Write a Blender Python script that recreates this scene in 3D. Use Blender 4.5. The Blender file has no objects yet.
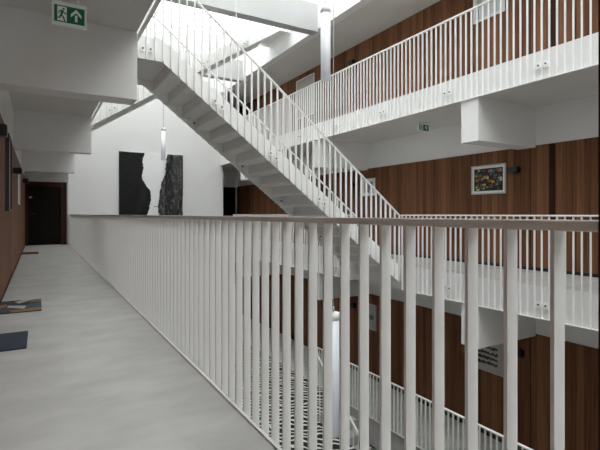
import bpy, bmesh, math, random
from mathutils import Vector, Matrix

random.seed(7)
S = bpy.context.scene
C = S.collection

# ------------------------------------------------------------------ sizes
CAMH = 1.012
XA = 0.903          # inner line of the near railing
XB = 6.16           # atrium face of the far gallery
XW = 7.70           # far wall
XL = -0.384         # near wall
ST = 3.38           # storey height
SL = 0.462          # slab thickness
PITCH = 0.10625     # baluster spacing
YE = 16.85          # end wall
Y0 = -10.0

# ------------------------------------------------------------------ materials
def newmat(name, col, rough=0.5, metal=0.0, spec=0.5):
    m = bpy.data.materials.new(name); m.use_nodes = True
    b = m.node_tree.nodes['Principled BSDF']
    b.inputs['Base Color'].default_value = (*col, 1)
    b.inputs['Roughness'].default_value = rough
    b.inputs['Metallic'].default_value = metal
    b.inputs['Specular IOR Level'].default_value = spec
    return m

def nodes(m):
    nt = m.node_tree
    return nt, nt.nodes, nt.links, nt.nodes['Principled BSDF']

def mottled(name, c1, c2, scale, rough=0.6, bump=0.0, stretch=(1, 1, 1), detail=4, spec=0.4, bscale=None):
    m = newmat(name, c1, rough, spec=spec)
    nt, N, L, b = nodes(m)
    tc = N.new('ShaderNodeTexCoord'); mp = N.new('ShaderNodeMapping')
    mp.inputs['Scale'].default_value = stretch
    L.new(tc.outputs['Object'], mp.inputs['Vector'])
    no = N.new('ShaderNodeTexNoise'); no.inputs['Scale'].default_value = scale; no.inputs['Detail'].default_value = detail
    L.new(mp.outputs['Vector'], no.inputs['Vector'])
    r = N.new('ShaderNodeValToRGB')
    r.color_ramp.elements[0].position = 0.3; r.color_ramp.elements[1].position = 0.7
    r.color_ramp.elements[0].color = (*c1, 1); r.color_ramp.elements[1].color = (*c2, 1)
    L.new(no.outputs['Fac'], r.inputs['Fac']); L.new(r.outputs['Color'], b.inputs['Base Color'])
    if bump:
        src = no
        if bscale:
            src = N.new('ShaderNodeTexNoise'); src.inputs['Scale'].default_value = bscale
            L.new(mp.outputs['Vector'], src.inputs['Vector'])
        bp = N.new('ShaderNodeBump'); bp.inputs['Strength'].default_value = bump; bp.inputs['Distance'].default_value = 0.01
        L.new(src.outputs['Fac'], bp.inputs['Height']); L.new(bp.outputs['Normal'], b.inputs['Normal'])
    return m

def wood(name, dark, light, plank=0.115, rough=0.6):
    m = newmat(name, light, rough, spec=0.12)
    nt, N, L, b = nodes(m)
    tc = N.new('ShaderNodeTexCoord'); sx = N.new('ShaderNodeSeparateXYZ')
    L.new(tc.outputs['Object'], sx.inputs[0])
    def mth(op, a, bb=None):
        n = N.new('ShaderNodeMath'); n.operation = op
        for i, v in enumerate((a, bb)):
            if v is None: continue
            if isinstance(v, (int, float)): n.inputs[i].default_value = v
            else: L.new(v, n.inputs[i])
        return n.outputs[0]
    u = mth('ADD', sx.outputs['X'], sx.outputs['Y'])
    pid = mth('FLOOR', mth('DIVIDE', u, plank))
    wn = N.new('ShaderNodeTexWhiteNoise'); wn.noise_dimensions = '1D'; L.new(pid, wn.inputs['W'])
    cv = N.new('ShaderNodeCombineXYZ')
    L.new(mth('MULTIPLY', u, 22.0), cv.inputs[0])
    L.new(mth('MULTIPLY', sx.outputs['Z'], 0.55), cv.inputs[1])
    L.new(mth('MULTIPLY', wn.outputs['Value'], 30.0), cv.inputs[2])
    no = N.new('ShaderNodeTexNoise'); no.inputs['Scale'].default_value = 1.6; no.inputs['Detail'].default_value = 5
    L.new(cv.outputs[0], no.inputs['Vector'])
    f = mth('ADD', mth('MULTIPLY', no.outputs['Fac'], 0.75), mth('MULTIPLY', wn.outputs['Value'], 0.35))
    r = N.new('ShaderNodeValToRGB')
    r.color_ramp.elements[0].position = 0.25; r.color_ramp.elements[1].position = 0.82
    r.color_ramp.elements[0].color = (*dark, 1); r.color_ramp.elements[1].color = (*light, 1)
    L.new(f, r.inputs['Fac'])
    # shadow-gap joints between the veneer boards every 1.15 m
    fr = mth('FRACT', mth('DIVIDE', u, 1.15))
    j = mth('LESS_THAN', fr, 0.012)
    mx = N.new('ShaderNodeMix'); mx.data_type = 'RGBA'
    L.new(j, mx.inputs['Factor']); L.new(r.outputs['Color'], mx.inputs['A'])
    mx.inputs['B'].default_value = (0.012, 0.007, 0.005, 1)
    L.new(mx.outputs['Result'], b.inputs['Base Color'])
    return m

M = {}
M['white'] = mottled('white_plaster', (0.76, 0.76, 0.755), (0.79, 0.79, 0.785), 1.2, 0.75, 0.03, bscale=60)
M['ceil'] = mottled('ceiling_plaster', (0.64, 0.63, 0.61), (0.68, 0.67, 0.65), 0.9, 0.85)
M['roofbeam'] = mottled('dimmed_beam_white', (0.44, 0.445, 0.445), (0.48, 0.485, 0.485), 1.5, 0.7)  # beam white lowered to grey, so skylight glare is held down in the colour
M['stairshade'] = mottled('shaded_stair_white', (0.70, 0.695, 0.68), (0.74, 0.735, 0.72), 3.0, 0.5)  # steel white darkened: shade under the stair is put into the colour
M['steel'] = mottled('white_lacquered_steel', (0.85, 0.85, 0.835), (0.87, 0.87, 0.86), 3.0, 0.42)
M['floor'] = mottled('grey_screed', (0.42, 0.42, 0.41), (0.56, 0.56, 0.545), 2.6, 0.40, 0.02, (0.9, 1.6, 1), 9, bscale=25)
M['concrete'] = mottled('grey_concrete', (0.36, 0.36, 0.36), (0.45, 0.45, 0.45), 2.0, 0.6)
M['wood'] = wood('walnut_boards', (0.085, 0.032, 0.016), (0.265, 0.126, 0.066))
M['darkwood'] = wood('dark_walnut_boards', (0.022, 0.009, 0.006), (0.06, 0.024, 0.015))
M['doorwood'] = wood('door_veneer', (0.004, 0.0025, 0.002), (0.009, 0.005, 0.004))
M['black'] = newmat('black_lacquer', (0.012, 0.012, 0.013), 0.4)
M['dark'] = newmat('dark_grey_metal', (0.05, 0.05, 0.052), 0.45, 0.4)
M['bolt'] = newmat('bolt_steel', (0.10, 0.10, 0.10), 0.4, 0.8)
M['chrome'] = newmat('brushed_steel', (0.6, 0.6, 0.6), 0.3, 1.0)
M['alu'] = newmat('aluminium_frame', (0.50, 0.50, 0.50), 0.4, 0.6)
M['paper'] = newmat('white_paper', (0.86, 0.865, 0.88), 0.7)
M['lamp'] = newmat('opal_acrylic', (0.84, 0.86, 0.90), 0.35)
M['green'] = newmat('sign_green', (0.006, 0.11, 0.05), 0.5)
M['signwhite'] = newmat('sign_white', (0.78, 0.83, 0.80), 0.5)
M['navy'] = mottled('navy_mat', (0.025, 0.035, 0.055), (0.04, 0.052, 0.075), 60, 0.95, 0.3)
M['navy2'] = mottled('slate_blue_patch', (0.055, 0.075, 0.11), (0.075, 0.10, 0.14), 60, 0.95, 0.3)
M['brownp'] = mottled('brown_patch', (0.20, 0.12, 0.06), (0.27, 0.17, 0.09), 60, 0.95, 0.3)
M['greyp'] = mottled('pale_grey_patch', (0.42, 0.40, 0.38), (0.50, 0.48, 0.46), 60, 0.95, 0.3)
M['charp'] = mottled('charcoal_patch', (0.05, 0.05, 0.055), (0.08, 0.08, 0.085), 60, 0.95, 0.3)
M['redm'] = mottled('dark_red_mat', (0.11, 0.025, 0.02), (0.16, 0.04, 0.03), 50, 0.95, 0.3)
M['cloth'] = mottled('black_cloth', (0.006, 0.006, 0.0065), (0.013, 0.013, 0.014), 8, 0.9, 0.2)

def emit(m, col, st):
    b = m.node_tree.nodes['Principled BSDF']; b.inputs['Emission Color'].default_value = (*col, 1); b.inputs['Emission Strength'].default_value = st
emit(M['lamp'], (0.80, 0.86, 1.0), 0.10)
emit(M['green'], (0.01, 0.25, 0.12), 0.04)
emit(M['signwhite'], (0.8, 0.9, 0.85), 0.03)
def crinkled():
    m = newmat('crinkled_black_foil', (0.02, 0.02, 0.02), 0.35)
    nt, N, L, b = nodes(m)
    tc = N.new('ShaderNodeTexCoord'); mp = N.new('ShaderNodeMapping'); mp.inputs['Scale'].default_value = (1.6, 1, 0.7)
    L.new(tc.outputs['Object'], mp.inputs['Vector'])
    no = N.new('ShaderNodeTexNoise'); no.inputs['Scale'].default_value = 9; no.inputs['Detail'].default_value = 8; no.inputs['Roughness'].default_value = 0.75
    L.new(mp.outputs['Vector'], no.inputs['Vector'])
    r = N.new('ShaderNodeValToRGB')
    r.color_ramp.elements[0].position = 0.52; r.color_ramp.elements[0].color = (0.009, 0.009, 0.010, 1)
    r.color_ramp.elements[1].position = 0.74; r.color_ramp.elements[1].color = (0.40, 0.40, 0.40, 1)
    L.new(no.outputs['Fac'], r.inputs['Fac']); L.new(r.outputs['Color'], b.inputs['Base Color'])
    return m
M['foil'] = crinkled()

def zebra():
    m = newmat('black_and_white_carpet', (0.5, 0.5, 0.5), 0.9)
    nt, N, L, b = nodes(m)
    tc = N.new('ShaderNodeTexCoord'); mp = N.new('ShaderNodeMapping')
    mp.inputs['Scale'].default_value = (1.5, 1.0, 1.0); mp.inputs['Rotation'].default_value = (0, 0, 0.5)
    L.new(tc.outputs['Object'], mp.inputs['Vector'])
    w = N.new('ShaderNodeTexWave'); w.wave_type = 'BANDS'; w.bands_direction = 'Y'
    w.inputs['Scale'].default_value = 1.6; w.inputs['Distortion'].default_value = 7.0
    w.inputs['Detail'].default_value = 1.5; w.inputs['Detail Scale'].default_value = 1.6
    L.new(mp.outputs['Vector'], w.inputs['Vector'])
    r = N.new('ShaderNodeValToRGB'); r.color_ramp.interpolation = 'LINEAR'
    r.color_ramp.elements[0].position = 0.70; r.color_ramp.elements[0].color = (0.012, 0.012, 0.012, 1)
    r.color_ramp.elements[1].position = 0.76; r.color_ramp.elements[1].color = (0.75, 0.74, 0.70, 1)
    L.new(w.outputs['Fac'], r.inputs['Fac']); L.new(r.outputs['Color'], b.inputs['Base Color'])
    return m
M['zebra'] = zebra()

def glass():
    m = bpy.data.materials.new('skylight_glass'); m.use_nodes = True
    nt = m.node_tree; N = nt.nodes; L = nt.links
    for n in list(N): N.remove(n)
    o = N.new('ShaderNodeOutputMaterial'); t = N.new('ShaderNodeBsdfTransparent'); g = N.new('ShaderNodeBsdfGlossy')
    t.inputs['Color'].default_value = (0.95, 0.97, 0.98, 1); g.inputs['Roughness'].default_value = 0.05
    mx = N.new('ShaderNodeMixShader'); mx.inputs[0].default_value = 0.05
    L.new(t.outputs[0], mx.inputs[1]); L.new(g.outputs[0], mx.inputs[2]); L.new(mx.outputs[0], o.inputs['Surface'])
    return m
M['glass'] = glass()

def flat(name, col): 
    if name not in M: M[name] = newmat(name, col, 0.6)
    return M[name]

# ------------------------------------------------------------------ helpers
def bx(bm, x0, x1, y0, y1, z0, z1, mi=0):
    v = [bm.verts.new(p) for p in ((x0,y0,z0),(x1,y0,z0),(x1,y1,z0),(x0,y1,z0),(x0,y0,z1),(x1,y0,z1),(x1,y1,z1),(x0,y1,z1))]
    fs = []
    for q in ((3,2,1,0),(4,5,6,7),(0,1,5,4),(1,2,6,5),(2,3,7,6),(3,0,4,7)):
        f = bm.faces.new([v[i] for i in q]); f.material_index = mi; fs.append(f)
    return fs

def prism(bm, pts, axis, a, b, mi=0):
    """pts: 2-D outline; axis: which axis it is extruded along, from a to b. 'y': (x,z); 'x': (y,z); 'z': (x,y)"""
    def P(p, t):
        return {'y': (p[0], t, p[1]), 'x': (t, p[0], p[1]), 'z': (p[0], p[1], t)}[axis]
    A = [bm.verts.new(P(p, a)) for p in pts]; B = [bm.verts.new(P(p, b)) for p in pts]
    n = len(pts); fs = [bm.faces.new(A), bm.faces.new(B[::-1])]
    for i in range(n):
        fs.append(bm.faces.new((A[i], B[i], B[(i+1) % n], A[(i+1) % n])))
    for f in fs: f.material_index = mi
    return fs

def cyl(bm, p0, p1, r, n=12, r1=None, mi=0):
    p0 = Vector(p0); p1 = Vector(p1); d = (p1-p0).normalized()
    u = d.orthogonal().normalized(); w = d.cross(u)
    r1 = r if r1 is None else r1
    A = []; B = []
    for i in range(n):
        t = 2*math.pi*i/n; e = u*math.cos(t)+w*math.sin(t)
        A.append(bm.verts.new(p0+e*r)); B.append(bm.verts.new(p1+e*r1))
    fs = [bm.faces.new(A[::-1]), bm.faces.new(B)]
    for i in range(n):
        f = bm.faces.new((A[i], A[(i+1) % n], B[(i+1) % n], B[i])); f.smooth = True; fs.append(f)
    for f in fs: f.material_index = mi
    return fs

def mesh(name, bm, mats, bevel=0.0):
    if bevel:
        bmesh.ops.bevel(bm, geom=list(bm.edges), offset=bevel, segments=2, affect='EDGES', clamp_overlap=True)
    bmesh.ops.recalc_face_normals(bm, faces=bm.faces)
    me = bpy.data.meshes.new(name); bm.to_mesh(me); bm.free()
    if not isinstance(mats, (list, tuple)): mats = [mats]
    for m in mats: me.materials.append(m)
    return me

def obj(name, bm, mats, parent=None, bevel=0.0, loc=None):
    """bm is in world coordinates; it is moved into the frame of its parent chain (parents are never rotated)"""
    org = Vector((0, 0, 0)) if loc is None else Vector(loc)
    base = Vector((0, 0, 0)); p = parent
    while p is not None: base += p.location; p = p.parent
    bmesh.ops.translate(bm, verts=bm.verts, vec=-(org if loc is not None else base))
    o = bpy.data.objects.new(name, mesh(name, bm, mats, bevel)); C.objects.link(o)
    if loc is not None: o.location = org - base
    if parent is not None: o.parent = parent
    return o

def link_mesh(name, me, parent, loc):
    base = Vector((0, 0, 0)); p = parent
    while p is not None: base += p.location; p = p.parent
    o = bpy.data.objects.new(name, me); C.objects.link(o); o.parent = parent; o.location = Vector(loc)-base
    return o

def tag(o, label, cat, group=None, kind=None):
    if label: o['label'] = label
    if cat: o['category'] = cat
    if group: o['group'] = group
    if kind: o['kind'] = kind
    return o

def thing(name, label, cat, loc, group=None):
    o = bpy.data.objects.new(name, None); C.objects.link(o); o.location = loc; o.empty_display_size = 0.2
    return tag(o, label, cat, group)

def struct(name, bm, mats, label, cat, parent=None):
    o = obj(name, bm, mats, parent)
    o['kind'] = 'structure'; o['label'] = label; o['category'] = cat
    return o

NB = bmesh.new

# ------------------------------------------------------------------ the setting
def slab(name, x0, x1, z1, label, cat, y1=19.0, top='floor', edge=None):
    bm = NB()
    fs = bx(bm, x0, x1, Y0, y1, -SL if z1 < 1 else ST-SL, z1, 1)
    fs[1].material_index = 0
    fs[0].material_index = 2
    return struct(name, bm, [M[top], M['white'], M['ceil']], label, cat)

slab('floor', XL-0.2, 0.883, 0.0, 'smooth grey screed floor of the near corridor', 'floor', YE+0.3)
slab('floor_far', XB, XW+0.02, 0.0, 'gallery floor slab across the atrium at the level of the near corridor', 'floor')
slab('ceiling', XL-0.2, 0.883, ST, 'grey white ceiling slab over the near corridor', 'ceiling', YE+0.3)
slab('ceiling_far', XB, XW+0.02, ST-0.05, 'upper gallery slab across the atrium with white edge', 'ceiling')

ZC = ST + 2.37    # top-floor ceiling
bm = NB(); bx(bm, XL-0.2, XA, Y0, 19, ZC, ZC+0.35)
struct('ceiling_upper', bm, M['ceil'], 'top floor ceiling over the near upper gallery', 'ceiling')
bm = NB(); bx(bm, XB, XW+0.2, Y0, 19, ZC, ZC+0.35)
struct('ceiling_upper_far', bm, M['ceil'], 'grey top floor ceiling over the far upper gallery', 'ceiling')
ZR = 8.0
bm = NB(); bx(bm, XB-0.02, XB+0.2, Y0, 19, ZC-0.03, ZR)
struct('trim_1', bm, M['white'], 'white upstand wall under the skylight on the far side', 'wall')
bm = NB(); bx(bm, XA-0.2, XA+0.02, Y0, 19, ZC-0.03, ZR)
struct('trim_2', bm, M['white'], 'white upstand wall under the skylight on the near side', 'wall')

# ground floor (one storey down), with the opening of the basement stair
ZG = -ST
PX0, PX1, PY0, PY1 = 5.12, XB-0.02, 2.6, 8.3
bm = NB(); bx(bm, XA, PX0, Y0, YE, ZG-0.3, ZG); bx(bm, PX0, XB, PY1, YE, ZG-0.3, ZG); bx(bm, PX0, XB, Y0, PY0, ZG-0.3, ZG)
for f in bm.faces:
    f.material_index = 0 if f.calc_center_median().z > ZG-0.001 else 1
struct('floor_ground', bm, [M['zebra'], M['concrete']], 'black and white patterned floor at the bottom of the atrium', 'floor')
bm = NB(); bx(bm, XL-0.2, XA, Y0, 19, ZG-SL, ZG)
struct('floor_ground_near', bm, M['floor'], 'grey floor below the near corridor', 'floor')
bm = NB(); fs = bx(bm, XB, XW+0.2, Y0, 19, ZG-0.56, ZG)
struct('floor_ground_far', bm, M['floor'], 'grey floor of the lower gallery across the atrium', 'floor')
bm = NB()
bx(bm, XB+0.02, XB+0.2, PY0-0.2, PY1+0.2, ZG-3.4, ZG-0.56)
bx(bm, PX0-0.2, PX0, PY0-0.2, PY1+0.2, ZG-3.4, ZG-0.3)
bx(bm, PX0, XB+0.02, PY0-0.2, PY0, ZG-3.4, ZG-0.3)
bx(bm, PX0, XB+0.02, PY1, PY1+0.2, ZG-3.4, ZG-0.3)
struct('wall_stairwell', bm, M['concrete'], 'grey walls of the opening down to the basement', 'wall')
bm = NB(); bx(bm, PX0-0.2, XB+0.2, PY0-0.2, PY1+0.2, ZG-3.6, ZG-3.4)
struct('floor_basement', bm, M['concrete'], 'grey basement floor below the stair opening', 'floor')

# long walls: white masonry plus walnut boarding up to 2.24 m on each storey
bm = NB(); bx(bm, XL-0.3, XL-0.02, Y0, 19, ZG-0.5, ZR)
struct('wall_left', bm, M['white'], 'white wall behind the boards of the near corridor', 'wall')
bm = NB(); bx(bm, XW+0.02, XW+0.3, Y0, 19.2, ZG-0.5, ZR)
struct('wall_right', bm, M['white'], 'white wall behind the boards of the far galleries', 'wall')
WT = 2.24
bm = NB(); bx(bm, XL-0.02, XL, Y0, YE, 0, 2.17)
struct('wall_left_panelling', bm, M['wood'], 'walnut boarding along the near corridor', 'wall')
for nm, z0, z1, lb in (('wall_right_panelling', 0, WT, 'walnut boarding on the far gallery level with the camera'),
                       ('wall_right_upper_panelling', ST, ZC, 'walnut boarding on the far upper gallery'),
                       ('wall_right_lower_panelling', ZG, ZG+WT, 'walnut boarding on the far lower gallery')):
    bm = NB(); bx(bm, XW, XW+0.02, Y0, 18.9, z0, z1)
    struct(nm, bm, M['wood'], lb, 'wall')
n = 1
for z in (0, ST, ZG):
    bm = NB(); bx(bm, XW-0.012, XW, Y0, 18.9, z, z+0.06)
    struct('baseboard_right' if z == 0 else ('baseboard_right_upper' if z > 0 else 'baseboard_right_lower'), bm, M['black'],
           'black baseboard under the boards of the %s far gallery' % ('middle' if z == 0 else 'upper' if z > 0 else 'lower'), 'baseboard')
bm = NB(); bx(bm, XL, XL+0.01, Y0, YE, 0, 0.03)
struct('baseboard_left', bm, M['darkwood'], 'thin dark baseboard along the near corridor', 'baseboard')
# flat dark strips painted for the shaded recess gaps beside the far doors
for k, (z0, z1, y) in enumerate(((0, WT, 4.50), (ST, ZC, 4.50), (ZG, ZG+WT, 4.50))):
    bm = NB(); bx(bm, XW-0.004, XW, y, y+0.11, z0+0.06, z1-0.01)
    struct('trim_%d' % (k+3), bm, M['darkwood'], 'dark upright strip painted as a shaded gap on the %s far gallery wall' % ('middle', 'upper', 'lower')[k], 'trim')

# end wall with the corridor door
ZT = ZR
DX0, DX1 = XL, 0.80
bm = NB()
bx(bm, 0.845, XB+0.11, YE, YE+2.1, ZG, ZT)
struct('wall_back', bm, M['white'], 'tall white wall closing the atrium', 'wall')
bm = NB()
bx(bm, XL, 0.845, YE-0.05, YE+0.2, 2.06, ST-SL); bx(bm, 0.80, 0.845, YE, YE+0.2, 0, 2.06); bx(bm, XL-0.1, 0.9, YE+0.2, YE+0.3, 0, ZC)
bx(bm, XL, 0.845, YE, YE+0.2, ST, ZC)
struct('wall_back_corridor', bm, M['concrete'], 'wall over the dark door closing the near corridor', 'wall')  # grey instead of white: the shade above the door is in the colour
bm = NB(); bx(bm, XB+0.11, XW+0.02, 18.9, 19.1, ZG, ZC)
struct('wall_back_gallery', bm, M['white'], 'dim wall closing the far galleries', 'wall')
bm = NB()
for z0, z1 in ((0, 2.2), (ST, ZC), (ZG, ZG+2.2)): bx(bm, XB+0.11, XW, 18.86, 18.9, z0, z1)
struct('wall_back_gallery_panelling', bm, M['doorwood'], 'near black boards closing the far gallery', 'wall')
bm = NB()
bx(bm, XL-0.3, XW+0.3, Y0-0.2, Y0, ZG-0.5, ZR)
struct('wall_front', bm, M['white'], 'white wall behind the camera', 'wall')
bm = NB(); bx(bm, XL-0.3, XW+0.3, 19.0, 19.2, ZC-0.1, ZR)
struct('wall_back_upper', bm, M['white'], 'white wall above the end of the galleries', 'wall')

door = bpy.data.objects.new('door_1', None); C.objects.link(door); door.location = (0.2, YE, 0)
tag(door, 'dark brown door closing the far end of the near corridor', 'door', None, 'structure')
bm = NB(); bx(bm, XL, -0.30, YE-0.03, YE+0.12, 0, 2.06); bx(bm, 0.63, 0.80, YE-0.03, YE+0.12, 0, 2.06); bx(bm, -0.30, 0.63, YE-0.03, YE+0.12, 1.90, 2.06)
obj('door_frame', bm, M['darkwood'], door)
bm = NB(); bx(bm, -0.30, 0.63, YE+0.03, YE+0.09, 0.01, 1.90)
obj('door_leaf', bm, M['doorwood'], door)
bm = NB(); cyl(bm, (-0.22, YE+0.03, 1.02), (-0.22, YE-0.03, 1.02), 0.012); bx(bm, -0.23, -0.10, YE-0.035, YE-0.02, 1.01, 1.03)
obj('door_handle', bm, M['dark'], door)
bm = NB(); bx(bm, -0.275, -0.195, YE+0.018, YE+0.03, 1.53, 1.57)
obj('glint_plate', bm, M['chrome'], door)  # small metal plate added for a bright glint on the dark door

# beams at the three bays
BY = [(4.92, 5.20), (9.68, 9.95), (14.55, 14.82)]
for k, (a, b) in enumerate(BY):
    o = ('first', 'second', 'third')[k]
    bm = NB(); bx(bm, XL-0.02, 0.888, a, b, 2.205, ST-SL)
    struct('beam', bm, M['white'], '%s white ceiling beam across the near corridor' % o, 'beam')
    bm = NB(); bx(bm, XB, XW+0.02, a-0.06, b, 2.205, ST-SL)
    struct('beam', bm, M['white'], '%s white box beam under the far upper gallery' % o, 'beam')
    bm = NB(); bx(bm, XB, XW+0.02, a-0.06, b, 2.205-ST, -SL)
    struct('beam', bm, M['white'], '%s white box beam under the far middle gallery' % o, 'beam')
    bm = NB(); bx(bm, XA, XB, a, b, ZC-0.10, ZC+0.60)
    struct('beam', bm, M['roofbeam'], '%s white roof beam toned down to grey against glare, crossing the atrium under the skylight' % o, 'beam')
bm = NB(); bx(bm, 0.893, 0.905, 0.38, 0.442, ZG, ZC)
struct('column', bm, M['darkwood'], 'slim dark brown post where the near railing ends, at the right edge of the view', 'column')

# skylight: glazing bars and panes
sky = bpy.data.objects.new('window_1', None); C.objects.link(sky); sky.location = (3.5, 6, ZR)
tag(sky, 'large glass skylight over the whole atrium', 'skylight', None, 'structure')
bm = NB()
y = Y0
while y < 19: bx(bm, XA, XB, y, y+0.05, ZR-0.02, ZR+0.08); y += 2.4
for x in (XA, 3.5, XB-0.05): bx(bm, x, x+0.05, Y0, 19, ZR-0.02, ZR+0.08)
obj('glazing_bars', bm, M['steel'], sky)
bm = NB(); bx(bm, XA, XB, Y0, 19, ZR+0.02, ZR+0.03)
obj('pane', bm, M['glass'], sky)

# white steel edge strips of the near slabs
for k, z in enumerate((0.0, ST)):
    bm = NB(); bx(bm, 0.883, 0.899 if k == 0 else 0.886, 0.44, YE, z-SL, z+0.008)
    struct('trim_%d' % (k+6), bm, M['steel'], 'white steel edge strip of the %s' % ('near corridor floor' if k == 0 else 'upper near gallery'), 'trim')

# ------------------------------------------------------------------ railings along the galleries
def bar_mesh(x0, x1, t, z0, z1):
    bm = NB(); bx(bm, x0, x1, -t/2, t/2, z0, z1)
    return mesh('baluster', bm, M['steel'])

def fixing(parent, x, y, z, face):
    """one plate bolted over the foot of a baluster; face = -1 looks to -x, +1 to +x"""
    bm = NB(); bx(bm, min(x, x+face*0.012), max(x, x+face*0.012), y-0.034, y+0.034, z-0.045, z+0.045)
    p = obj('fixing_plate', bm, M['steel'], parent, loc=(x, y, z))
    bm = NB(); cyl(bm, (x+face*0.010, y, z), (x+face*0.024, y, z), 0.013, 10)
    obj('bolt', bm, M['bolt'], p)

def railing(label, xi, xo, y0, y1, zf, zb, group, nearest=None, fix=None, base=False, htop=1.0, end=None, pitch=PITCH, first=0.03):
    """flat bars set across the rail, xi..xo deep; rail on top"""
    t = thing('gallery_railing', label, 'railing', ((xi+xo)/2, y0, zf), group)
    bm = NB(); bx(bm, xi-0.004, xo+0.004, y0, y1, zf+htop-0.022, zf+htop)
    if end:
        bx(bm, xi-0.004, xo+0.004, y1, y1+0.02, zf+htop-0.20, zf+htop)
    obj('handrail', bm, M['steel'], t, bevel=0.003)
    bm = NB(); bx(bm, xi, xo, y0, y1, zb-0.012, zb)
    obj('bottom_rail', bm, M['steel'], t)
    if False:
        bm = NB(); bx(bm, xi, xo, y0, y1, zf+0.05, zf+0.07); obj('bottom_rail', bm, M['steel'], t)
    ys = []; y = y0+first
    while y < y1-0.01: ys.append(y); y += pitch
    if nearest is not None: ys.sort(key=lambda q: abs(q-nearest))
    me = bar_mesh(xi, xo, 0.009, zb-zf, htop-0.022)
    for q in ys[:98]: link_mesh('baluster', me, t, (0, q, zf))
    # the mesh already carries its x position: undo the parent's offset
    for c in t.children:
        if c.name.startswith('baluster'): c.location.x = -(xi+xo)/2
    if ys[98:]:
        bm = NB()
        for q in ys[98:]: bx(bm, xi, xo, q-0.0045, q+0.0045, zb, zf+htop-0.022)
        o = obj('balusters', bm, M['steel'], t); o['kind'] = 'stuff'
    if fix:
        x, face, zz, fy = fix
        for q in fy:
            if y0 < q < y1:
                fixing(t, x, q-PITCH/2, zz, face); fixing(t, x, q+PITCH/2, zz, face)
    return t

FY = [3.76-1.7+1.7*k for k in range(10)]
RG = 'white railings of the galleries'
# near railing: first bar seen at Y = 0.527
t = railing('long white railing with grey shadowed handrail beside the near grey corridor floor', XA, XA+0.037, 0.444, YE, 0.0, -SL, RG, nearest=2.5, pitch=0.1064, first=0.0905)
railing('white railing of the upper near gallery above the corridor ceiling edge', XA, XA+0.037, 0.444, YE, ST, ST-SL, RG, nearest=6,)
railing('white railing across the atrium at camera height, between the stair foot and the right edge', XB-0.042, XB-0.004, -1.8, 6.62, 0.0, -SL, RG, fix=(XB-0.042, -1, -0.27, FY), pitch=0.1085, first=0.0475)
railing('short white far railing at camera height beyond the stair foot, before the dark gallery end', XB-0.042, XB-0.004, 8.17, 15.4, 0.0, -SL, RG, fix=(XB-0.042, -1, -0.27, FY), end=True)
railing('white railing of the far upper gallery, running to the top right corner', XB-0.042, XB-0.004, -1.8, YE, ST, ST-SL, RG, nearest=7.5, fix=(XB-0.042, -1, ST-0.27, FY), pitch=0.1085, first=0.0475)
railing('white railing of the far lower gallery beside the basement stair opening', XB-0.042, XB-0.004, -1.8, 9.75, ZG, ZG+0.05, RG, nearest=6, base=True)

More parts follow.
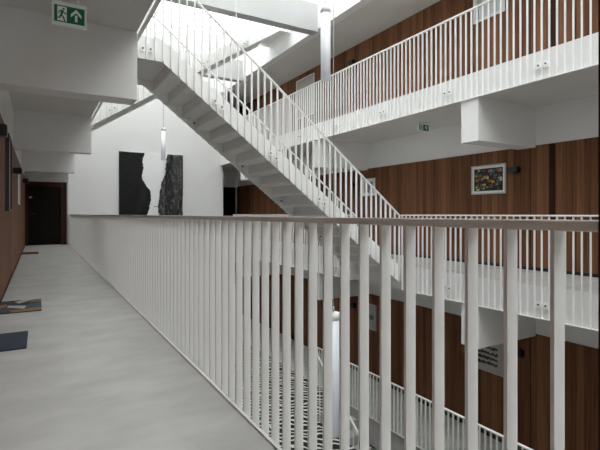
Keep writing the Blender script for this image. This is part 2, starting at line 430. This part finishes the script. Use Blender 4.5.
# ------------------------------------------------------------------ stairs
def stair(name, label, ya, yb, X0, X1, zb0, zb1, slope_top, treads, landing, group, rail_lb, railing_lines, fixes, under=True, low_x=None):
    """stringers run along x in planes ya (near) and yb (far). zb0/zb1: lower edge of stringer at X0/X1.
       treads: list of (x0,x1,z). landing: (x0,x1,z_bottom,z_top) or None"""
    t = thing(name, label, 'staircase', (X1 if zb1 < zb0 else X0, (ya+yb)/2, min(zb0, zb1)+0.33), group)
    H = 0.33
    for y0, y1 in ((ya, ya+0.012), (yb-0.012, yb)):
        bm = NB()
        if landing:
            l0, l1, lzb = landing
            if zb0 > zb1:   # landing at X0 end
                pts = [(l0, lzb), (X0, zb0), (X1, zb1), (X1, zb1+H), (X0, zb0+H), (l0, lzb+H)]
            else:
                pts = [(X0, zb0), (X1, zb1), (l1, lzb), (l1, lzb+H), (X1, zb1+H), (X0, zb0+H)]
        else:
            pts = [(X0, zb0), (X1, zb1), (X1, zb1+H), (X0, zb0+H)]
        prism(bm, pts, 'y', y0, y1)
        obj('stringer', bm, M['steel'], t)
    up = zb1 > zb0
    for (a, b, z) in treads:
        bm = NB(); bx(bm, a-0.012 if up else a, b if up else b+0.012, ya+0.012, yb-0.012, z-0.035, z)
        obj('tread', bm, [M['steel']], t)
        bm = NB()
        if up: bx(bm, a-0.008, a, ya+0.012, yb-0.012, z-0.1855, z-0.035)
        else: bx(bm, b, b+0.008, ya+0.012, yb-0.012, z-0.20, z-0.035)
        obj('riser', bm, [M['stairshade']], t)
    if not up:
        a, b, z = treads[0]; bm = NB(); bx(bm, a, a+0.008, ya+0.012, yb-0.012, z, z+0.1988); obj('riser', bm, [M['stairshade']], t)
    if landing:
        l0, l1, lzb = landing
        bm = NB(); bx(bm, l0, l1, ya+0.012, yb-0.012, lzb+0.10, lzb+0.14)
        obj('landing', bm, [M['stairshade']], t)
    # railings
    for k, y in enumerate((ya, yb)):
        sgn = -1 if k == 0 else 1
        r = t
        yi, yo = (y-0.040, y-0.001) if k == 0 else (y+0.001, y+0.040)
        rl = railing_lines      # list of (x,z) top of handrail
        bm = NB()
        for (xa_, za_), (xb_, zb_) in zip(rl[:-1], rl[1:]):
            prism(bm, [(xa_, za_-0.024), (xb_, zb_-0.024), (xb_, zb_), (xa_, za_)], 'y', yi-0.004, yo+0.004)
        hr = obj('handrail', bm, M['steel'], r); hr['label'] = rail_lb[k]
        def zr(x):
            for (xa_, za_), (xb_, zb_) in zip(rl[:-1], rl[1:]):
                if xa_ <= x <= xb_: return za_+(zb_-za_)*(x-xa_)/(xb_-xa_)
            return None
        def zl(x):
            if landing:
                l0, l1, lzb = landing
                if zb0 > zb1 and x < X0: return lzb
                if zb0 < zb1 and x > X1: return lzb
            return zb0+(zb1-zb0)*(x-X0)/(X1-X0)
        x = rl[0][0]+0.03
        while x < rl[-1][0]-0.005:
            bm = NB(); w = 0.0085
            prism(bm, [(x-w, zl(x-w)+0.004), (x+w, zl(x+w)+0.004), (x+w, zr(min(x+w, rl[-1][0]))-0.024), (x-w, zr(max(x-w, rl[0][0]))-0.024)], 'y', yi, yo)
            obj('baluster', bm, M['steel'], r)
            x += 0.117
        for fx in fixes:
            for q in (fx-PITCH/2, fx+PITCH/2):
                zz = zl(q)+0.13
                yy = yi if k == 0 else yo
                s = -1 if k == 0 else 1
                bm = NB(); bx(bm, q-0.034, q+0.034, min(yy, yy+s*0.012), max(yy, yy+s*0.012), zz-0.045, zz+0.045)
                p = obj('fixing_plate', bm, M['steel'], r, loc=(q, yy, zz))
                bm = NB(); cyl(bm, (q, yy+s*0.010, zz), (q, yy+s*0.024, zz), 0.013, 10)
                # threaded end and nut showing on the inner face of the stringer
                yn = y+0.0125 if k == 0 else y-0.0125
                cyl(bm, (q, yn, zz), (q, yn-s*0.022, zz), 0.017, 8)
                obj('bolt', bm, M['bolt'], p)
    return t

# stair coming down from the upper near gallery to the far gallery
XS0, XS1 = 1.56, XB-0.012
SZ0, SZ1 = 3.235, -0.335
tr = []
for k in range(1, 17):
    x = 1.73+0.2565*(k-1)
    tr.append((x, x+0.2565, ST-k*0.1988))
tr.append((5.834, XB-0.03, ST-17*0.1988))
stair('staircase', 'white steel staircase crossing the atrium down to the far gallery, seen from below', 6.70, 8.10, XS0, XS1, SZ0, SZ1, 0.33, tr, (XA+0.05, 1.74, 3.24),
      'steel stairs of the atrium',
      ('nearer sloping handrail', 'farther sloping handrail'),
      [(XA+0.05, 4.50), (1.75, 4.50), (XB-0.012, 0.985)],
      [1.33, 2.4, 3.35, 4.3, 5.25], )

# second stair, rising from the upper near gallery to the roof
X20, X21 = XA+0.05, 5.80
def z2(x): return 3.007+0.651*(x-1.03)
tr = []
nst = 16
for k in range(1, nst+1):
    x = 1.15+0.285*(k-1)
    tr.append((x, x+0.285, z2(x)+0.2655))
stair('staircase', 'pale upper staircase rising to the right behind the roof beam, under the skylight', 11.10, 12.40, X20, X21, z2(X20), z2(X21), 0.33, tr, (5.8, XB-0.03, z2(X21)),
      'steel stairs of the atrium',
      ('nearer sloping handrail', 'farther sloping handrail'),
      [(X20, z2(X20)+1.33), (X21, z2(X21)+1.33), (XB-0.03, z2(X21)+1.33)],
      [1.45, 2.55, 3.65, 4.75])

# basement stair in the opening of the ground floor
t = thing('basement_staircase', 'grey stair with slanting white handrail going down below the lower gallery', 'staircase', (5.6, PY1, ZG))
bm = NB()
for k in range(17):
    y1 = PY1-0.26*k; z = ZG-0.195*(k+1)
    bx(bm, PX0+0.02, XB-0.02, y1-0.26, y1, z-0.25, z)
obj('steps', bm, M['concrete'], t)
bm = NB()
def zh(y): return 1.012-0.744*(2.373*5.25-y)
prism(bm, [(PY1+0.05, zh(PY1+0.05)+0.02), (4.0, zh(4.0)+0.02), (4.0, zh(4.0)-0.02), (PY1+0.05, zh(PY1+0.05)-0.02)], 'x', 5.23, 5.27)
obj('handrail', bm, M['steel'], t)
for k in range(4):
    y = PY1-0.1-1.2*k; z = zh(y)-0.015
    bm = NB(); bx(bm, 5.24, 5.26, y-0.006, y+0.006, z-1.45, z+0.01)
    obj('rail_post', bm, M['steel'], t)

# ------------------------------------------------------------------ pendant tube lamps on long cables
def pendant(label, x, y, zb, zt, r, ztop=ZR-0.02):
    t = thing('pendant_lamp', label, 'pendant lamp', (x, y, zb), 'tube lamps hanging on long cables in the atrium')
    bm = NB(); cyl(bm, (x, y, zb), (x, y, zt-0.09), r, 20); obj('tube', bm, M['lamp'], t)
    bm = NB(); cyl(bm, (x, y, zt-0.10), (x, y, zt), r*1.06, 20, r*1.02); obj('cap', bm, M['steel'], t)
    bm = NB(); cyl(bm, (x, y, zt), (x, y, zt+0.08), 0.012, 8); cyl(bm, (x, y, zt), (x, y, ztop), 0.0055, 6); obj('cable', bm, M['alu'], t)
pendant('white tube lamp hanging high in front of the far upper railing', 3.53, 5.36, 2.92, 3.97, 0.070)
pendant('long white tube lamp hanging low behind the near railing bars', 3.53, 5.16, -2.05, -0.35, 0.080)
pendant('small far white tube lamp hanging in front of the torn black and white artwork', 3.50, 14.9, 2.76, 3.82, 0.068)
pendant('low tube lamp whose thin cable hangs just right of the white end wall', 3.53, 8.72, -2.05, -0.45, 0.080)
pendant('low tube lamp whose thin cable runs over the artwork below the small far lamp', 3.56, 15.05, -2.05, -0.45, 0.080)

# ------------------------------------------------------------------ exit signs
def exit_sign(label, x0, x1, y, z0, z1, zc):
    """faces -y"""
    t = thing('exit_sign', label, 'exit sign', ((x0+x1)/2, y, z0))
    w = x1-x0; h = z1-z0
    bm = NB(); bx(bm, x0, x1, y, y+0.03, z0, z1); obj('housing', bm, M['signwhite'], t, bevel=0.004)
    bm = NB()
    for q in (0.25, 0.75): cyl(bm, (x0+w*q, y+0.015, z1-0.002), (x0+w*q, y+0.015, zc), 0.006, 8)
    obj('hanger', bm, M['steel'], t)
    gx0, gx1, gz0, gz1 = x0+0.07*w, x1-0.07*w, z0+0.13*h, z1-0.17*h
    bm = NB(); bx(bm, gx0, gx1, y-0.0015, y+0.001, gz0, gz1); g = obj('green_panel', bm, M['green'], t); g['label'] = 'green sign face'
    W = gx1-gx0; Hh = gz1-gz0
    # white doorway with the green running figure
    dx0, dx1, dz0, dz1 = gx0+0.10*W, gx0+0.41*W, gz0+0.06*Hh, gz1-0.06*Hh
    bm = NB(); bx(bm, dx0, dx1, y-0.0025, y-0.001, dz0, dz1); d = obj('doorway_symbol', bm, M['signwhite'], t); d['label'] = 'white doorway symbol'
    bm = NB()
    P = lambda u, v: (dx0+u*(dx1-dx0), dz0+v*(dz1-dz0))
    def limb(a, b, r0, r1):
        ax, az = P(*a); bxx, bz = P(*b); dx, dz = bxx-ax, bz-az; l = math.hypot(dx, dz); nx, nz = -dz/l, dx/l
        s = dx1-dx0
        prism(bm, [(ax+nx*r0*s, az+nz*r0*s), (bxx+nx*r1*s, bz+nz*r1*s), (bxx-nx*r1*s, bz-nz*r1*s), (ax-nx*r0*s, az-nz*r0*s)], 'y', y-0.0036, y-0.0020)
    hx, hz = P(0.66, 0.84); rr = 0.115*(dx1-dx0)
    prism(bm, [(hx+rr*math.cos(i*math.pi/6), hz+rr*math.sin(i*math.pi/6)) for i in range(12)], 'y', y-0.0036, y-0.0020)
    limb((0.56, 0.74), (0.40, 0.40), 0.13, 0.10)
    limb((0.52, 0.72), (0.22, 0.66), 0.055, 0.05); limb((0.22, 0.66), (0.14, 0.48), 0.05, 0.04)
    limb((0.58, 0.70), (0.80, 0.52), 0.055, 0.05); limb((0.80, 0.52), (1.0, 0.56), 0.05, 0.04)
    limb((0.42, 0.42), (0.66, 0.26), 0.085, 0.07); limb((0.66, 0.26), (0.80, 0.0), 0.07, 0.06)
    limb((0.40, 0.42), (0.26, 0.22), 0.08, 0.06); limb((0.26, 0.22), (-0.06, 0.20), 0.06, 0.05)
    f = obj('running_figure_symbol', bm, M['green'], t); f['label'] = 'green running figure symbol'
    # white arrow pointing up
    bm = NB(); ax = gx0+0.72*W; s = Hh
    A = lambda u, v: (ax+u*s, gz0+v*s)
    prism(bm, [A(-0.07, 0.14), A(0.07, 0.14), A(0.07, 0.55), A(-0.07, 0.55)], 'y', y-0.0026, y-0.001)
    prism(bm, [A(0, 0.90), A(-0.29, 0.58), A(-0.29, 0.38), A(0, 0.70)], 'y', y-0.0026, y-0.001)
    prism(bm, [A(0, 0.90), A(0, 0.70), A(0.29, 0.38), A(0.29, 0.58)], 'y', y-0.0026, y-0.001)
    a = obj('arrow_symbol', bm, M['signwhite'], t); a['label'] = 'white arrow pointing up'
exit_sign('large green exit sign with running figure and up arrow hanging in the near corridor', 0.094, 0.372, 4.45, 2.665, 2.872, ST-SL)
exit_sign('small green exit sign hanging under the far upper gallery', 6.77, 7.08, 6.8, 2.72, 2.90, ST-SL)

# ------------------------------------------------------------------ wall lamps
def wall_lamp(label, x, face, y, z, w=0.15, h=0.125, d=0.13, group='black box wall lamps'):
    t = thing('wall_lamp', label, 'wall lamp', (x, y, z-h/2), group)
    a, b = sorted((x, x+face*0.015)); bm = NB(); bx(bm, a, b, y-w*0.4, y+w*0.4, z-h*0.4, z+h*0.4); obj('wall_plate', bm, M['dark'], t)
    a, b = sorted((x+face*0.012, x+face*d)); bm = NB(); bx(bm, a, b, y-w/2, y+w/2, z-h/2, z+h/2); obj('housing', bm, M['black'], t, bevel=0.006)
    bm = NB(); c = x+face*d*0.55
    cyl(bm, (c, y, z-h/2-0.003), (c, y, z-h/2+0.004), 0.035, 14); cyl(bm, (c, y, z+h/2-0.004), (c, y, z+h/2+0.003), 0.035, 14)
    obj('lens', bm, M['dark'], t)
wall_lamp('black box wall lamp right of the framed collage on the far wall', XW, -1, 5.24, 1.83, w=0.21, h=0.105)
wall_lamp('black box wall lamp on the far middle wall, hidden partly by the staircase rails', XW, -1, 10.2, 1.83)
wall_lamp('black box wall lamp on the far upper wall above the railing', XW, -1, 10.25, ST+1.90, w=0.2)
wall_lamp('black box wall lamp on the far lower wall, right of the print with dark rows', XW, -1, 5.14, ZG+1.83)
wall_lamp('black box wall lamp on the far lower wall near the basement stair', XW, -1, 10.2, ZG+1.83)
wall_lamp('nearest black box wall lamp on the near corridor wall, cut by the left edge', XL, 1, 5.75, 1.90, d=0.09)
wall_lamp('black box wall lamp on the near corridor wall beyond the tall narrow picture', XL, 1, 9.0, 1.74, w=0.17, d=0.13, h=0.10)
wall_lamp('black box wall lamp on the near corridor wall close to the dark end door', XL, 1, 14.2, 1.90, d=0.14)

# ------------------------------------------------------------------ framed pictures
def picture(label, x, face, y0, y1, z0, z1, fw, mw, frame, mat, art, artmats, group='framed pictures on the gallery walls', depth=0.025):
    """hangs on a wall of constant x, facing face"""
    t = thing('framed_picture', label, 'picture', (x, (y0+y1)/2, z0), group)
    def xr(a, b): return sorted((x+face*a, x+face*b))
    bm = NB(); a, b = xr(0, depth)
    bx(bm, a, b, y0, y1, z0, z0+fw); bx(bm, a, b, y0, y1, z1-fw, z1); bx(bm, a, b, y0, y0+fw, z0+fw, z1-fw); bx(bm, a, b, y1-fw, y1, z0+fw, z1-fw)
    obj('frame', bm, frame, t)
    bm = NB(); a, b = xr(0, depth*0.5); bx(bm, a, b, y0+fw, y1-fw, z0+fw, z1-fw); obj('mount', bm, mat, t)
    bm = NB(); i = fw+mw; a, b = xr(depth*0.45, depth*0.56); bx(bm, a, b, y0+i, y1-i, z0+i, z1-i, 0)
    A, B = xr(depth*0.56, depth*0.58)
    # u runs left to right as seen by someone in front of the wall
    for (u0, v0, u1, v1, mi) in art:
        uu = lambda u: (y1-i-u*(y1-y0-2*i)) if face < 0 else (y0+i+u*(y1-y0-2*i))
        q = sorted((uu(u0), uu(u1))); zz = sorted((z0+i+v0*(z1-z0-2*i), z0+i+v1*(z1-z0-2*i)))
        bx(bm, A, B, q[0], q[1], zz[0], zz[1], mi)
    obj('print', bm, artmats, t)
    return t
rc = random.Random(3)
cols = [flat('print_black', (0.012, 0.012, 0.014)), flat('print_ochre', (0.62, 0.36, 0.08)), flat('print_teal', (0.05, 0.16, 0.16)), flat('print_lime', (0.52, 0.60, 0.10)),
        flat('print_cream', (0.80, 0.74, 0.56)), flat('print_rust', (0.42, 0.14, 0.07)), flat('print_steel', (0.14, 0.18, 0.24)), flat('print_brown', (0.14, 0.09, 0.06))]
art = []
for k in range(80):
    u = rc.uniform(0.02, 0.9); v = rc.uniform(0.02, 0.9); art.append((u, v, min(0.98, u+rc.uniform(0.03, 0.13)), min(0.98, v+rc.uniform(0.03, 0.15)), rc.choice([1, 2, 3, 4, 5, 5, 6, 7, 7, 0])))
picture('silver framed collage of small colourful shapes on black, on the far walnut wall', XW, -1, 5.44, 6.23, 1.405, 1.985, 0.022, 0.045, M['alu'], M['paper'], art, cols)
picture('small white framed picture on the far wall behind the staircase railing', XW, -1, 9.30, 9.85, 1.50, 1.97, 0.05, 0.03, M['steel'], M['paper'],
        [(0.1, 0.1, 0.55, 0.9, 1), (0.6, 0.3, 0.9, 0.9, 2)], [flat('print_pale_grey', (0.45, 0.47, 0.48)), flat('print_mid_grey', (0.22, 0.25, 0.26)), flat('print_blue_grey', (0.18, 0.24, 0.30))])
picture('pale poster in a white frame on the far upper wall behind the top railing', XW, -1, 5.47, 6.18, ST+1.51, ST+2.2, 0.03, 0.02, M['steel'], M['paper'],
        [(0.0, 0.0, 0.12, 0.35, 2), (0.05, 0.4, 0.25, 0.95, 1), (0.1, 0.75, 0.5, 0.95, 2), (0.45, 0.35, 0.6, 0.5, 3), (0.7, 0.2, 0.74, 0.3, 1)],
        [flat('poster_pale_blue', (0.62, 0.66, 0.70)), flat('poster_grey', (0.40, 0.40, 0.36)), flat('poster_slate', (0.20, 0.26, 0.32)), flat('poster_yellow', (0.7, 0.66, 0.40))])
art = []
for r in range(4):
    u = 0.0
    while u < 0.97:
        du = rc.uniform(0.05, 0.16); v = 0.06+0.24*r+rc.uniform(-0.03, 0.03)
        art.append((u, v, min(1, u+du), v+rc.uniform(0.08, 0.17), rc.choice([1, 1, 2]))); u += du
picture('pale print with four dark rows on the far lower wall under the box beam', XW, -1, 5.50, 6.20, ZG+1.27, ZG+1.93, 0.02, 0.10, M['alu'], M['greyp'], art,
        [flat('print_linen', (0.42, 0.42, 0.38)), flat('print_black', (0.012, 0.012, 0.014)), flat('print_olive', (0.07, 0.07, 0.05))])
picture('pale framed picture with small green motif on the far lower wall, seen between bars', XW, -1, 9.25, 9.80, ZG+1.30, ZG+1.98, 0.02, 0.06, M['alu'], M['greyp'],
        [(0.2, 0.35, 0.95, 0.6, 1), (0.6, 0.38, 0.75, 0.56, 2)], [flat('print_linen', (0.42, 0.42, 0.38)), flat('print_sage', (0.20, 0.24, 0.17)), flat('print_dark_green', (0.04, 0.07, 0.03))])
picture('tall narrow grey picture on the near corridor wall, seen edge on', XL, 1, 7.05, 7.75, 1.05, 2.08, 0.03, 0.04, M['dark'], M['greyp'], [], [flat('print_linen', (0.42, 0.42, 0.38))], depth=0.045)
picture('white picture on the near corridor wall beyond the second black wall lamp', XL, 1, 11.2, 12.0, 1.22, 1.95, 0.03, 0.03, M['steel'], M['paper'], [], [flat('print_pale_grey', (0.45, 0.47, 0.48))], depth=0.016)

# white board on the upper far wall
t = thing('notice_board', 'plain white board on the far upper wall left of the high tube lamp', 'board', (XW, 12.9, ST+0.9))
bm = NB(); bx(bm, XW-0.03, XW, 12.35, 13.45, ST+0.9, ST+2.17); obj('panel', bm, M['greyp'], t)
bm = NB()
for a, b, c, d in ((12.33, 13.47, ST+0.88, ST+0.91), (12.33, 13.47, ST+2.16, ST+2.19), (12.33, 12.36, ST+0.88, ST+2.19), (13.44, 13.47, ST+0.88, ST+2.19)): bx(bm, XW-0.04, XW, a, b, c, d)
obj('frame', bm, M['steel'], t)

# ------------------------------------------------------------------ torn artwork on the end wall
ax0, ax1, az0, az1 = 2.42, 4.66, 0.35, 3.21
t = thing('wall_artwork', 'large black and white artwork like torn sheets on the white end wall', 'artwork', ((ax0+ax1)/2, YE, az0))
bm = NB(); bx(bm, ax0, ax1, YE-0.03, YE, az0, az1)
p = obj('white_sheet', bm, M['paper'], t); p['label'] = 'white middle sheet'
bm = NB(); 
for u, v, w in ((0.535, 0.32, 0.045), (0.52, 0.12, 0.03), (0.53, 0.055, 0.03), (0.64, 0.93, 0.02), (0.66, 0.58, 0.014)):
    bx(bm, ax0+u*(ax1-ax0), ax0+(u+w*2)*(ax1-ax0), YE-0.033, YE-0.03, az0+v*(az1-az0), az0+(v+0.012)*(az1-az0))
obj('pencil_marks', bm, flat('pencil_grey', (0.3, 0.3, 0.3)), t)
def torn(name, edge, left, mat, fold, amp, lbl):
    """edge: list of (v from top 0..1, u 0..1); cloth between the outer side and the edge"""
    nv, nu = 90, 30
    def eu(v):
        for (v0, u0), (v1, u1) in zip(edge[:-1], edge[1:]):
            if v0 <= v <= v1:
                s = (v-v0)/(v1-v0); s = s*s*(3-2*s); return u0+(u1-u0)*s
        return edge[-1][1]
    rr = random.Random(11 if left else 5); jit = [rr.uniform(-0.006, 0.006) for _ in range(nv+1)]
    bm = NB(); front = []
    for i in range(nv+1):
        v = i/nv; e = eu(v)+jit[i]*(1.6 if not left else 1.0); row = []
        for j in range(nu+1):
            s = j/nu; u = e*s if left else e+(1-e)*s
            x = ax0+u*(ax1-ax0); z = az1-v*(az1-az0)
            d = 0.012+amp*(0.5+0.5*math.sin(fold*(u*14+v*3.2)+2.2*math.sin(v*5+u*9)))
            row.append(bm.verts.new((x, YE-0.03-d, z)))
        front.append(row)
    back = [[bm.verts.new((q.co.x, YE-0.031, q.co.z)) for q in row] for row in front]
    for i in range(nv):
        for j in range(nu):
            f = bm.faces.new((front[i][j], front[i][j+1], front[i+1][j+1], front[i+1][j])); f.smooth = True
    for i in range(nv):
        bm.faces.new((front[i][0], front[i+1][0], back[i+1][0], back[i][0])); bm.faces.new((front[i][nu], front[i+1][nu], back[i+1][nu], back[i][nu]))
    for j in range(nu):
        bm.faces.new((front[0][j], front[0][j+1], back[0][j+1], back[0][j])); bm.faces.new((front[nv][j], front[nv][j+1], back[nv][j+1], back[nv][j]))
    o = obj(name, bm, mat, t); o['label'] = lbl
# visible height in the photo is the upper 1.9 m of 2.86 m
k = 0.69
torn('black_sheet', [(0, 0.385), (0.14*k, 0.355), (0.28*k, 0.365), (0.46*k, 0.345), (0.58*k, 0.40), (0.70*k, 0.475), (0.83*k, 0.485), (k, 0.46), (0.85, 0.40), (1, 0.42)], True, M['cloth'], 1.0, 0.05, 'black cloth sheet with soft folds')
torn('black_sheet', [(0, 0.745), (0.08*k, 0.73), (0.36*k, 0.715), (0.56*k, 0.645), (0.72*k, 0.63), (k, 0.60), (0.85, 0.64), (1, 0.62)], False, M['foil'], 2.3, 0.05, 'crinkled shiny black sheet')

# ------------------------------------------------------------------ doormats
def mat_box(bm, x0, x1, y0, y1, mi=0, z=0.012): bx(bm, x0, x1, y0, y1, 0.0, z, mi)
bm = NB(); bx(bm, XL+0.012, -0.08, 3.955, 4.51, 0, 0.012)
tag(obj('doormat', bm, M['navy'], None, bevel=0.003, loc=(-0.23, 4.23, 0)), 'plain dark blue doormat, nearest on the grey floor', 'doormat', 'doormats along the corridor')
x0, x1, y0, y1 = XL+0.012, 0.022, 5.43, 6.15
t = bm = NB()
bx(bm, x0, x1, y0, y1, 0, 0.010, 0)
def patch(pts, mi):
    prism(bm, [(x0+u*(x1-x0), y0+v*(y1-y0)) for u, v in pts], 'z', 0.008, 0.0125, mi)
patch([(0.62, 0.22), (0.99, 0.30), (0.99, 0.70), (0.66, 0.55)], 1)
patch([(0.30, 0.0), (0.99, 0.0), (0.99, 0.26), (0.62, 0.20), (0.30, 0.16)], 2)
patch([(0.02, 0.0), (0.30, 0.0), (0.30, 0.32), (0.02, 0.36)], 3)
patch([(0.20, 0.42), (0.60, 0.22), (0.64, 0.44), (0.20, 0.58)], 4)
patch([(0.45, 0.70), (0.80, 0.98), (0.56, 0.99), (0.34, 0.86)], 4)
patch([(0.82, 0.98), (0.70, 0.74), (0.99, 0.74), (0.99, 0.99)], 2)
patch([(0.02, 0.75), (0.33, 0.86), (0.45, 0.99), (0.02, 0.99)], 0)
patch([(0.0, 0.40), (0.17, 0.46), (0.17, 0.70), (0.0, 0.66)], 2)
tag(obj('doormat', bm, [M['navy'], M['navy2'], M['brownp'], M['charp'], M['greyp']], None, loc=((x0+x1)/2, (y0+y1)/2, 0)), 'patchwork doormat of blue, brown and pale grey pieces', 'doormat', 'doormats along the corridor')
bm = NB(); bx(bm, XL+0.012, -0.01, 13.2, 13.85, 0, 0.012)
tag(obj('doormat', bm, M['redm'], None, bevel=0.003, loc=(-0.2, 13.5, 0)), 'dark red doormat, farthest along the corridor before the dark door', 'doormat', 'doormats along the corridor')

# ------------------------------------------------------------------ light
w = bpy.data.worlds.new('overcast_sky'); S.world = w; w.use_nodes = True
bg = w.node_tree.nodes['Background']
bg.inputs['Color'].default_value = (1.0, 0.99, 0.965, 1); bg.inputs['Strength'].default_value = 5.1

# ------------------------------------------------------------------ camera
cam = bpy.data.cameras.new('camera'); co = bpy.data.objects.new('camera', cam); C.objects.link(co)
co.location = (0, 0, CAMH); co.rotation_euler = (math.pi/2, 0, -math.atan(261/450))
cam.sensor_width = 36; cam.lens = 27.0; cam.shift_y = -11/600; cam.clip_start = 0.02
S.camera = co

vs = S.view_settings
vs.view_transform = 'Standard'; vs.look = 'None'; vs.gamma = 1.0; vs.use_curve_mapping = False
vs.exposure = 0.0
S.cycles.max_bounces = 12; S.cycles.diffuse_bounces = 12; S.cycles.transparent_max_bounces = 12
S.cycles.caustics_reflective = False; S.cycles.caustics_refractive = False
